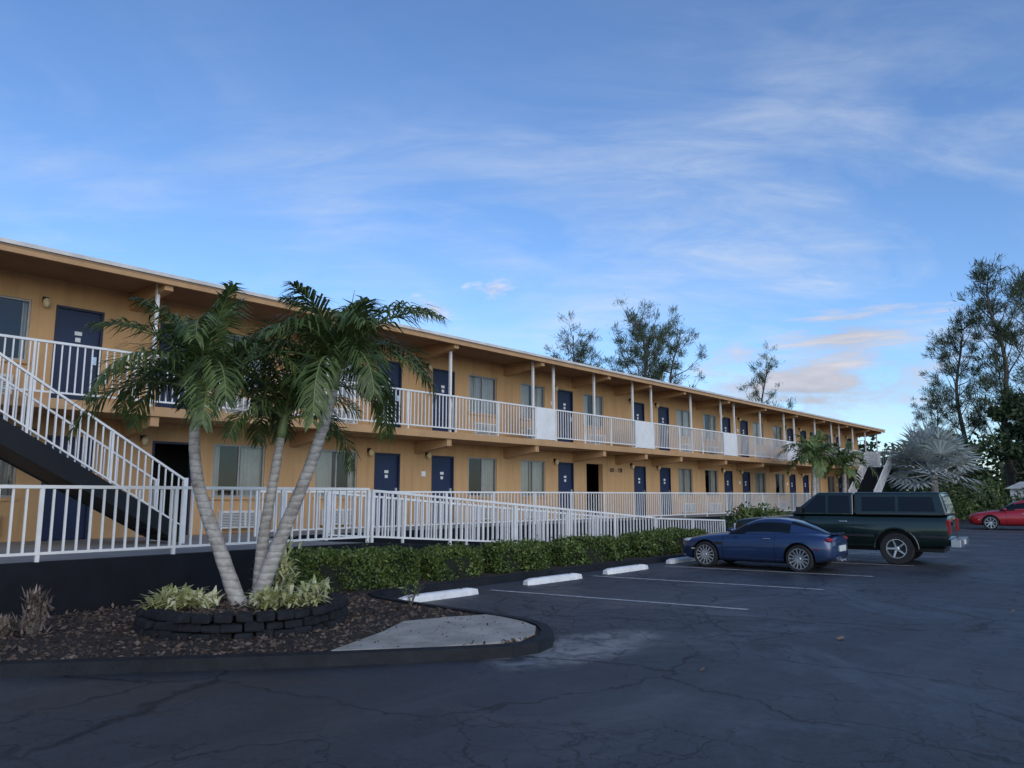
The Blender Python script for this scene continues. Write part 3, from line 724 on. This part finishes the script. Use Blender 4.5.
mb=MB(); pts=[]
for i in range(70):
    x=random.uniform(84,110); y=random.uniform(-30,40); h=random.uniform(4,8); r_=random.uniform(2,4)
    m=380; d=rng.normal(size=(m,3)); d/=np.linalg.norm(d,axis=1)[:,None]
    p=np.array([x,y,h*.6])+d*np.array([r_,r_,h*.45])*rng.uniform(.75,1.08,m)[:,None]; pts.append(p[p[:,2]>0])
    mb.tube([(x,y,0),(x,y,h*.6)],[.2,.1],'bark',6)
mb.quads(leafquads(np.concatenate(pts),.6,.6,0),'far'); mb.obj('distant_trees')
def broad(c,H,W,seed):
    random.seed(seed); e=empty('leafy_tree'); mb=MB(); c=Vector(c)
    mb.tube([c,c+Vector((.1,0,H*.3)),c+Vector((0,.1,H*.5))],[.35,.28,.2],'bark',8); pts=[]
    for i in range(24):
        a=random.uniform(0,6.28); rr=random.uniform(.1,1)*W; z=H*random.uniform(.3,.95); rr*=math.sqrt(max(.1,1-((z/H-.5)/.55)**2))
        q=c+Vector((rr*math.cos(a),rr*math.sin(a),z)); mb.tube([c+Vector((0,0,H*.35)),(c+q)/2+Vector((0,0,z*.1)),q],[.1,.06,.02],'bark',5,False)
        m=380; d=rng.normal(size=(m,3)); d/=np.linalg.norm(d,axis=1)[:,None]; s=random.uniform(.7,1.4)
        pts.append(np.array(q)+d*s*rng.uniform(.5,1.1,m)[:,None]*np.array([1,1,.7]))
    mb.obj('trunk',e); mb=MB(); mb.quads(leafquads(np.concatenate(pts),.32,.55,.1),'far'); mb.obj('leaves',e)
broad((73,9.0,0),9.5,3.3,3); broad((70,13.8,0),6,2.8,5)
mb=MB(); mb.box(66.5,69,7.9,9.6,0,2.1,'white'); mb.hexa([(66.2,7.6,2.1),(69.3,7.6,2.1),(69.3,9.9,2.1),(66.2,9.9,2.1),(66.9,8.5,2.6),(68.6,8.5,2.6),(68.6,9.0,2.6),(66.9,9.0,2.6)],'roofgrav'); mb.box(67,67.7,7.87,7.9,.9,1.7,'cglass'); mb.obj('white_shed')

# ---------------------------------------------------------------- vehicles
def wheel(mb,c,r,w,out,spokes=10,rimr=.72):
    y=w/2
    prof=[(r*rimr,-y*.95),(r*.93,-y),(r*.99,-y*.7),(r,0),(r*.99,y*.7),(r*.93,y),(r*rimr,y*.95)]
    mb.lathe(prof,c,'tyre',36)
    mb.lathe([(r*rimr,y*.93*out),(r*(rimr-.05),y*.93*out),(r*(rimr-.08),y*.4*out)],c,'chrome',36)
    mb.lathe([(r*rimr,y*.2*out),(0,y*.2*out)],c,'plastic',36)
    mb.lathe([(r*.15,y*.3*out),(r*.15,y*.8*out),(r*.12,y*.86*out),(0,y*.86*out)],c,'chrome',16)
    for i in range(spokes):
        a=2*math.pi*i/spokes; ca,sa=math.cos(a),math.sin(a); R1=r*(rimr-.04); hw=r*.06
        def P(rr,t,yy): return (c[0]+rr*ca-t*sa,c[1]+yy*out,c[2]+rr*sa+t*ca)
        mb.hexa([P(r*.12,-hw,y*.55),P(R1,-hw*.8,y*.6),P(R1,hw*.8,y*.6),P(r*.12,hw,y*.55),P(r*.12,-hw,y*.82),P(R1,-hw*.8,y*.88),P(R1,hw*.8,y*.88),P(r*.12,hw,y*.82)],'chrome')
def bsec(x,zb,zt,w,crown=.025):
    h=zt-zb; half=[(w*.82,zb),(w*.975,zb+.12*h),(w,zb+.42*h),(w*.985,zb+.72*h),(w*.92,zb+.93*h),(w*.62,zt+.008)]
    return [(x,0,zb)]+[(x,y,z) for y,z in half]+[(x,0,zt+crown)]+[(x,-y,z) for y,z in reversed(half)]
def gsec(x,zb,zt,wb,wt):
    half=[(wb,zb),(wb*.985,zb+(zt-zb)*.12),(wt+(wb-wt)*.12,zt-(zt-zb)*.16),(wt*.8,zt-.012)]
    return [(x,0,zb)]+[(x,y,z) for y,z in half]+[(x,0,zt)]+[(x,-y,z) for y,z in reversed(half)]
def finish(mb,name,parent,sub,arches,paint,width):
    o=mb.obj(name,None,smooth=True,sub=sub)
    if 'plastic' not in mb.mats: o.data.materials.append(M['plastic']); mb.mats.append('plastic')
    cs=[]
    for (ax,az,ar) in arches:
        for sgn in (-1,1):
            cm=MB(); cm.mats=list(mb.mats)
            cm.tube([(ax,sgn*(width-.30),az),(ax,sgn*(width+.2),az)],[ar,ar],'plastic',40)
            co=cm.obj('cut'); 
            bm=o.modifiers.new('bo','BOOLEAN'); bm.object=co; bm.operation='DIFFERENCE'; bm.solver='EXACT'; cs.append(co)
    dg=C.evaluated_depsgraph_get(); me=D.meshes.new_from_object(o.evaluated_get(dg)); o.modifiers.clear(); o.data=me
    for co in cs: D.objects.remove(co)
    me.polygons.foreach_set('use_smooth',[True]*len(me.polygons))
    me.set_sharp_from_angle(angle=math.radians(38))
    o.parent=parent; o.name=name; return o

def sportscar(name,loc,rz,paint,sedan=False,scale=1):
    e=empty(name,loc,rz); e.scale=(scale,)*3; body=MB()
    if not sedan:
        st=[(2.02,.34,.56,.46),(1.97,.26,.64,.62),(1.82,.19,.71,.76),(1.5,.17,.79,.85),(1.15,.16,.845,.885),(.7,.16,.89,.87),(.2,.16,.915,.865),(-.4,.16,.93,.87),(-.9,.17,.955,.885),(-1.3,.18,.955,.89),(-1.65,.22,.92,.85),(-1.9,.28,.85,.76),(-1.99,.36,.76,.62)]
        gs=[(.66,.84,.885,.74,.66),(.60,.84,.92,.74,.64),(.12,.84,1.20,.735,.57),(-.15,.84,1.285,.73,.55),(-.55,.84,1.30,.72,.54),(-.95,.84,1.25,.69,.50),(-1.35,.84,1.12,.62,.44),(-1.68,.84,.97,.50,.38),(-1.78,.84,.93,.46,.34)]
        wx=(1.2,-1.2); r=.325; W=.885
    else:
        st=[(2.32,.34,.60,.55),(2.26,.26,.70,.72),(2.05,.2,.78,.83),(1.6,.18,.86,.88),(1.1,.18,.93,.9),(.5,.18,.96,.9),(-.4,.18,.98,.9),(-1.2,.18,1.0,.9),(-1.8,.22,1.0,.88),(-2.15,.28,.95,.8),(-2.3,.4,.85,.7)]
        gs=[(1.05,.88,.95,.78,.7),(.95,.88,1.0,.78,.68),(.35,.88,1.36,.77,.6),(0,.88,1.43,.77,.58),(-.7,.88,1.42,.76,.57),(-1.2,.88,1.28,.73,.54),(-1.75,.88,1.02,.66,.5)]
        wx=(1.4,-1.35); r=.33; W=.9
    body.loft([bsec(*s) for s in st],lambda i,j:paint)
    finish(body,'body',e,2,[(wx[0],r+.01,r+.05),(wx[1],r+.01,r+.05)],paint,W)
    gh=MB(); nn=len(gs)
    def kf(i,j):
        if i<=1 : return 'cglass'
        if j in (2,7): return 'cglass' if i<=nn-5 or (sedan and i<=nn-4) else paint
        if i>=(nn-4 if not sedan else nn-3) and j in (3,4,5,6): return 'cglass'
        return paint
    gh.loft([gsec(*s) for s in gs],kf); gh.obj('roof_and_windows',e,smooth=True,sub=2)
    wh=MB()
    for x in wx:
        for sg in (-1,1): wheel(wh,(x,sg*(W-.115),r),r,.22,sg,14 if not sedan else 8,.76)
    wh.obj('wheels',e,smooth=False)
    d=MB(); F=st[0][0]; B_=st[-1][0]
    for sg in (-1,1):
        d.ell((F-.30,sg*.60,.665),(.20,.13,.06),'headl'); d.ell((F-.12,sg*.55,.36),(.07,.12,.06),'plastic')
        d.ell((B_+.13,sg*.62,st[-2][2]-.07),(.10,.15,.055),'taill')
        mx=gs[1][0]-.15; d.ell((mx,sg*(W+.03),.97),(.09,.085,.06),paint)
        d.tube([(mx,sg*(W-.12),.90),(mx,sg*(W+.02),.95)],[.02,.02],'plastic',6)
        d.box(-.52 if not sedan else -.05,-.34 if not sedan else .13,sg*(W-.02)-.012,sg*(W-.02)+.012,.765,.79,'chrome')
        if not sedan:
            d.box(.72,.98,sg*(W-.015)-.01,sg*(W-.015)+.01,.60,.66,'plastic')
        d.box(F-.55,F-.42,sg*(W-.075)-.02,sg*(W-.075)+.02,.45,.48,'lamp')
        d.box(B_+.34,B_+.46,sg*(W-.055)-.02,sg*(W-.055)+.02,.55,.58,'taill')
        d.tube([(B_+.12,sg*.12,.28),(B_-.03,sg*.12,.28)],[.04,.04],'chrome',12)
    d.box(F-.06,F+.01,-.32,.32,.40,.52,'plastic'); d.box(B_-.015,B_+.05,-.26,.26,.50,.64,'plate'); 
    if not sedan: d.box(-1.93,-1.80,-.5,.5,.90,.925,paint)
    d.obj('trim',e,bevel=.006)
    return e
slant=math.atan2(.73,4.4)
sportscar('sports_car',(17.5,7.50,.0),math.pi/2+.05,'blue',scale=.89)
sportscar('sedan_car',(44.3,5.9,.0),math.pi/2+slant,'redp',True)

def pickup(loc,rz,scale=1):
    e=empty('pickup_truck',loc,rz); e.scale=(scale,)*3; b=MB()
    W=.88
    def s(x,zb,zt,w): 
        h=zt-zb; half=[(w*.9,zb),(w*.985,zb+.06*h),(w,zb+.45*h),(w,zb+.62*h),(w*.965,zb+.93*h),(w*.90,zt-.005)]
        return [(x,0,zb)]+[(x,y,z) for y,z in half]+[(x,0,zt+.012)]+[(x,-y,z) for y,z in reversed(half)]
    st=[(2.40,.50,.84,.76),(2.37,.42,.92,.82),(2.25,.38,.96,.86),(1.5,.36,1.02,.88),(1.0,.36,1.07,.88),(.96,.36,1.075,.88),(-.42,.36,1.085,.88),(-.46,.36,1.085,.88),(-1.5,.37,1.09,.88),(-2.28,.40,1.09,.88),(-2.34,.42,1.08,.87),(-2.36,.46,1.04,.85)]
    b.loft([s(*q) for q in st],lambda i,j:'green')
    finish(b,'body',e,1,[(1.48,.36,.43),(-1.30,.36,.43)],'green',W)
    c=MB(); zb=1.07
    xb0,xb1,xt0,xt1=1.0,-.44,.36,-.43; wb,wt,zt=.83,.70,1.60
    c.hexa([(xb0,-wb,zb),(xb1,-wb,zb),(xb1,wb,zb),(xb0,wb,zb),(xt0,-wt,zt),(xt1,-wt,zt),(xt1,wt,zt),(xt0,wt,zt)],'green')
    o=c.obj('cab',e,bevel=.05); o.modifiers['b'].segments=4
    c=MB(); wc,wct,zc=.84,.72,1.605
    c.hexa([(-.445,-wc,1.092),(-2.35,-wc,1.092),(-2.35,wc,1.092),(-.445,wc,1.092),(-.445,-wct,zc),(-2.22,-wct,zc),(-2.22,wct,zc),(-.445,wct,zc)],'green')
    o=c.obj('bed_cap',e,bevel=.05); o.modifiers['b'].segments=4
    w=MB()
    def side(x0,x1,xx0,xx1,wb_,wt_,z0_,z1_,za,zc_,k,off=.006):
        f=lambda z: wb_+(wt_-wb_)*(z-z0_)/(z1_-z0_)
        for sg in (-1,1):
            pts=[(x0,sg*(f(za)+off),za),(x1,sg*(f(za)+off),za),(xx1,sg*(f(zc_)+off),zc_),(xx0,sg*(f(zc_)+off),zc_)]
            inn=[(p[0],p[1]-sg*.012,p[2]) for p in pts]
            w.hexa(inn+pts,k)
    side(.78,.18,.36,.18,wb,wt,zb,zt,1.13,1.53,'cglass'); side(.12,-.36,.12,-.34,wb,wt,zb,zt,1.13,1.53,'cglass')
    side(-.62,-1.32,-.62,-1.32,wc,wct,1.092,zc,1.18,1.50,'cglass'); side(-1.38,-2.12,-1.38,-2.06,wc,wct,1.092,zc,1.18,1.50,'cglass')
    side(-.50,-2.25,-.50,-2.25,wc,wct,1.092,zc,1.10,1.125,'plastic')
    def quadx(z0f,z1f,ya,yb,xa,xb_,k):
        w.hexa([(xa-.012,-ya,z0f),(xa-.012,ya,z0f),(xb_-.012,yb,z1f),(xb_-.012,-yb,z1f),(xa+.010,-ya,z0f),(xa+.010,ya,z0f),(xb_+.010,yb,z1f),(xb_+.010,-yb,z1f)],k)
    fx_=lambda z: xb0+(xt0-xb0)*(z-zb)/(zt-zb)
    quadx(1.12,1.54,.74,.63,fx_(1.12),fx_(1.54),'cglass')
    rx=lambda z:-2.35+.13*(z-1.092)/(zc-1.092)
    quadx(1.18,1.51,.70,.64,rx(1.18),rx(1.51),'cglass')
    w.obj('windows',e)
    d=MB()
    d.box(-2.56,-2.37,-.84,.84,.42,.58,'chrome'); d.box(2.38,2.52,-.84,.84,.42,.58,'chrome')
    d.box(2.36,2.415,-.5,.5,.64,.84,'plastic')
    for sg in (-1,1):
        d.box(2.33,2.405,min(sg*.53,sg*.80),max(sg*.53,sg*.80),.66,.84,'headl')
        d.box(-2.385,-2.31,min(sg*.74,sg*.862),max(sg*.74,sg*.862),.70,1.0,'taill')
        for xa,xb_ in ((-.85,1.03),(-2.3,-1.76),(1.94,2.25)): d.box(xa,xb_,min(sg*.875,sg*.895),max(sg*.875,sg*.895),.60,.655,'plastic')
        d.box(-.30,-.12,min(sg*.875,sg*.90),max(sg*.875,sg*.90),.92,.955,'chrome')
        d.box(.70,.80,min(sg*.84,sg*1.0),max(sg*.84,sg*1.0),1.12,1.26,'plastic')
        for ax in (1.48,-1.30):
            pts=[(ax+.45*math.cos(a),sg*.885,.36+.45*math.sin(a)) for a in [math.pi*i/14 for i in range(15)]]
            d.tube(pts,[.022]*15,'green',6)
    d.box(-2.39,-2.37,-.28,.28,.88,.94,'plastic'); d.box(-2.575,-2.56,-.16,.16,.46,.56,'plate')
    d.box(-2.2,1.9,-.5,.5,.28,.37,'plastic')
    d.obj('trim',e,bevel=.008)
    wh=MB()
    for x in (1.48,-1.30):
        for sg in (-1,1): wheel(wh,(x,sg*(W-.12),.355),.355,.23,sg,5,.60)
    wh.obj('wheels',e)
    return e
pickup((20.95,6.80,0),math.pi/2+slant*.6,1.07)

# ---------------------------------------------------------------- light and sky
sun_el,sun_rot=24,205
w=D.worlds.new('World'); S.world=w; w.use_nodes=True; nt=w.node_tree
bg=nt.nodes['Background']; bg.inputs['Strength'].default_value=.145
sky=nt.nodes.new('ShaderNodeTexSky'); sky.sky_type='NISHITA'; sky.sun_disc=False
sky.sun_elevation=math.radians(sun_el); sky.sun_rotation=math.radians(sun_rot); sky.air_density=1.0; sky.dust_density=.3; sky.ozone_density=3.0
tint=mixc(nt,1,sky.outputs[0],(.94,1.10,1.32),'MULTIPLY')
tcn=nt.nodes.new('ShaderNodeTexCoord'); sp=nt.nodes.new('ShaderNodeSeparateXYZ'); nt.links.new(tcn.outputs['Generated'],sp.inputs[0])
zc=math_(nt,'ADD',math_(nt,'MAXIMUM',sp.outputs[2],0),.22)
cx=math_(nt,'DIVIDE',sp.outputs[0],zc); cy=math_(nt,'DIVIDE',sp.outputs[1],zc)
cmb=nt.nodes.new('ShaderNodeCombineXYZ'); nt.links.new(cx,cmb.inputs[0]); nt.links.new(cy,cmb.inputs[1])
def mapv(vec,rot,sc,loc=(0,0,0)):
    m=nt.nodes.new('ShaderNodeMapping'); m.inputs['Rotation'].default_value=(0,0,rot); m.inputs['Scale'].default_value=sc; m.inputs['Location'].default_value=loc
    nt.links.new(vec,m.inputs[0]); return m.outputs[0]
rot=mapv(cmb.outputs[0],.75,(1,1,1))
c1=noise(nt,mapv(rot,0,(1.1,2.0,1),(5.1,2.7,0)),1.0,9,.60,.8)
c3=noise(nt,mapv(mapv(cmb.outputs[0],.9,(1,1,1)),0,(2.2,7.0,1),(1.1,5.7,0)),1.5,8,.66,.7)
c2=noise(nt,mapv(cmb.outputs[0],.2,(.9,.9,1),(7.3,2.4,0)),1.0,4,.55,.5)
cir=math_(nt,'MULTIPLY',ramp(nt,c1,[(.42,g(0)),(.78,g(1))]).outputs[0],ramp(nt,c2,[(.36,g(.12)),(.62,g(1))]).outputs[0])
cir=math_(nt,'MULTIPLY',cir,ramp(nt,c3,[(.30,g(.15)),(.70,g(1.0))]).outputs[0])
low=ramp(nt,sp.outputs[2],[(.0,g(1)),(.30,g(1)),(.55,g(.28))]).outputs[0]
cir=math_(nt,'MULTIPLY',cir,low)
CLOUD=nt.nodes.new('ShaderNodeRGB'); CLOUD.outputs[0].default_value=(4.9,5.4,6.1,1)
col=mixc(nt,math_(nt,'MULTIPLY',cir,1.1,True),tint,CLOUD.outputs[0])
def cluster(az,el,width,thr,colr,prev,seed,sc3=(9,9,26)):
    d=Vector((math.cos(math.radians(el))*math.cos(math.radians(az)),math.cos(math.radians(el))*math.sin(math.radians(az)),math.sin(math.radians(el))))
    vm=nt.nodes.new('ShaderNodeVectorMath'); vm.operation='SUBTRACT'; nt.links.new(tcn.outputs['Generated'],vm.inputs[0]); vm.inputs[1].default_value=d
    sc=nt.nodes.new('ShaderNodeVectorMath'); sc.operation='MULTIPLY'; nt.links.new(vm.outputs[0],sc.inputs[0]); sc.inputs[1].default_value=(1,1,2.6)
    ln=nt.nodes.new('ShaderNodeVectorMath'); ln.operation='LENGTH'; nt.links.new(sc.outputs[0],ln.inputs[0])
    mk=math_(nt,'SUBTRACT',1,math_(nt,'DIVIDE',ln.outputs['Value'],width),True)
    m=nt.nodes.new('ShaderNodeMapping'); m.inputs['Scale'].default_value=sc3; m.inputs['Location'].default_value=(seed,seed,0); nt.links.new(tcn.outputs['Generated'],m.inputs[0])
    nz=noise(nt,m.outputs[0],1,8,.6,.2)
    f=math_(nt,'MULTIPLY',math_(nt,'ADD',math_(nt,'MULTIPLY',mk,.4),nz),math_(nt,'GREATER_THAN',mk,.001))
    rr=ramp(nt,f,[(thr,g(0)),(thr+.18,g(.8))])
    lit=ramp(nt,nz,[(.4,tuple(c*.72 for c in colr)),(.65,tuple(c*1.1 for c in colr))])
    kc=nt.nodes.new('ShaderNodeVectorMath'); kc.operation='SCALE'; nt.links.new(lit.outputs[0],kc.inputs[0]); kc.inputs['Scale'].default_value=6.2
    return mixc(nt,rr.outputs[0],prev,kc.outputs[0])
col=cluster(20.0,7.2,.22,.63,(.72,.66,.69),col,2.0)
col=cluster(42.3,15.2,.06,.74,(.82,.84,.90),col,3.0,(18,18,44))
col=cluster(47,13.8,.07,.70,(.82,.84,.90),col,6.0,(18,18,44))
col=cluster(17,10.8,.17,.69,(.80,.74,.74),col,9.0,(7,7,60))
nt.links.new(col,bg.inputs[0])
sd=Vector((math.sin(math.radians(sun_rot))*math.cos(math.radians(sun_el)),math.cos(math.radians(sun_rot))*math.cos(math.radians(sun_el)),math.sin(math.radians(sun_el))))
L=D.lights.new('sun','SUN'); L.energy=1.42; L.angle=math.radians(50); L.color=(1,.90,.79)
lo=D.objects.new('sun',L); C.collection.objects.link(lo); lo.rotation_euler=sd.to_track_quat('Z','Y').to_euler()

cam_=D.cameras.new('camera'); co=D.objects.new('camera',cam_); C.collection.objects.link(co); S.camera=co
cam_.sensor_width=36; cam_.lens=27.03; cam_.clip_end=3000; cam_.clip_start=.1
co.location=(0,0,1.65); co.rotation_euler=(math.radians(90+8.21),0,math.radians(40.9-90))
S.view_settings.view_transform='Standard'; S.view_settings.look='None'; S.view_settings.exposure=0
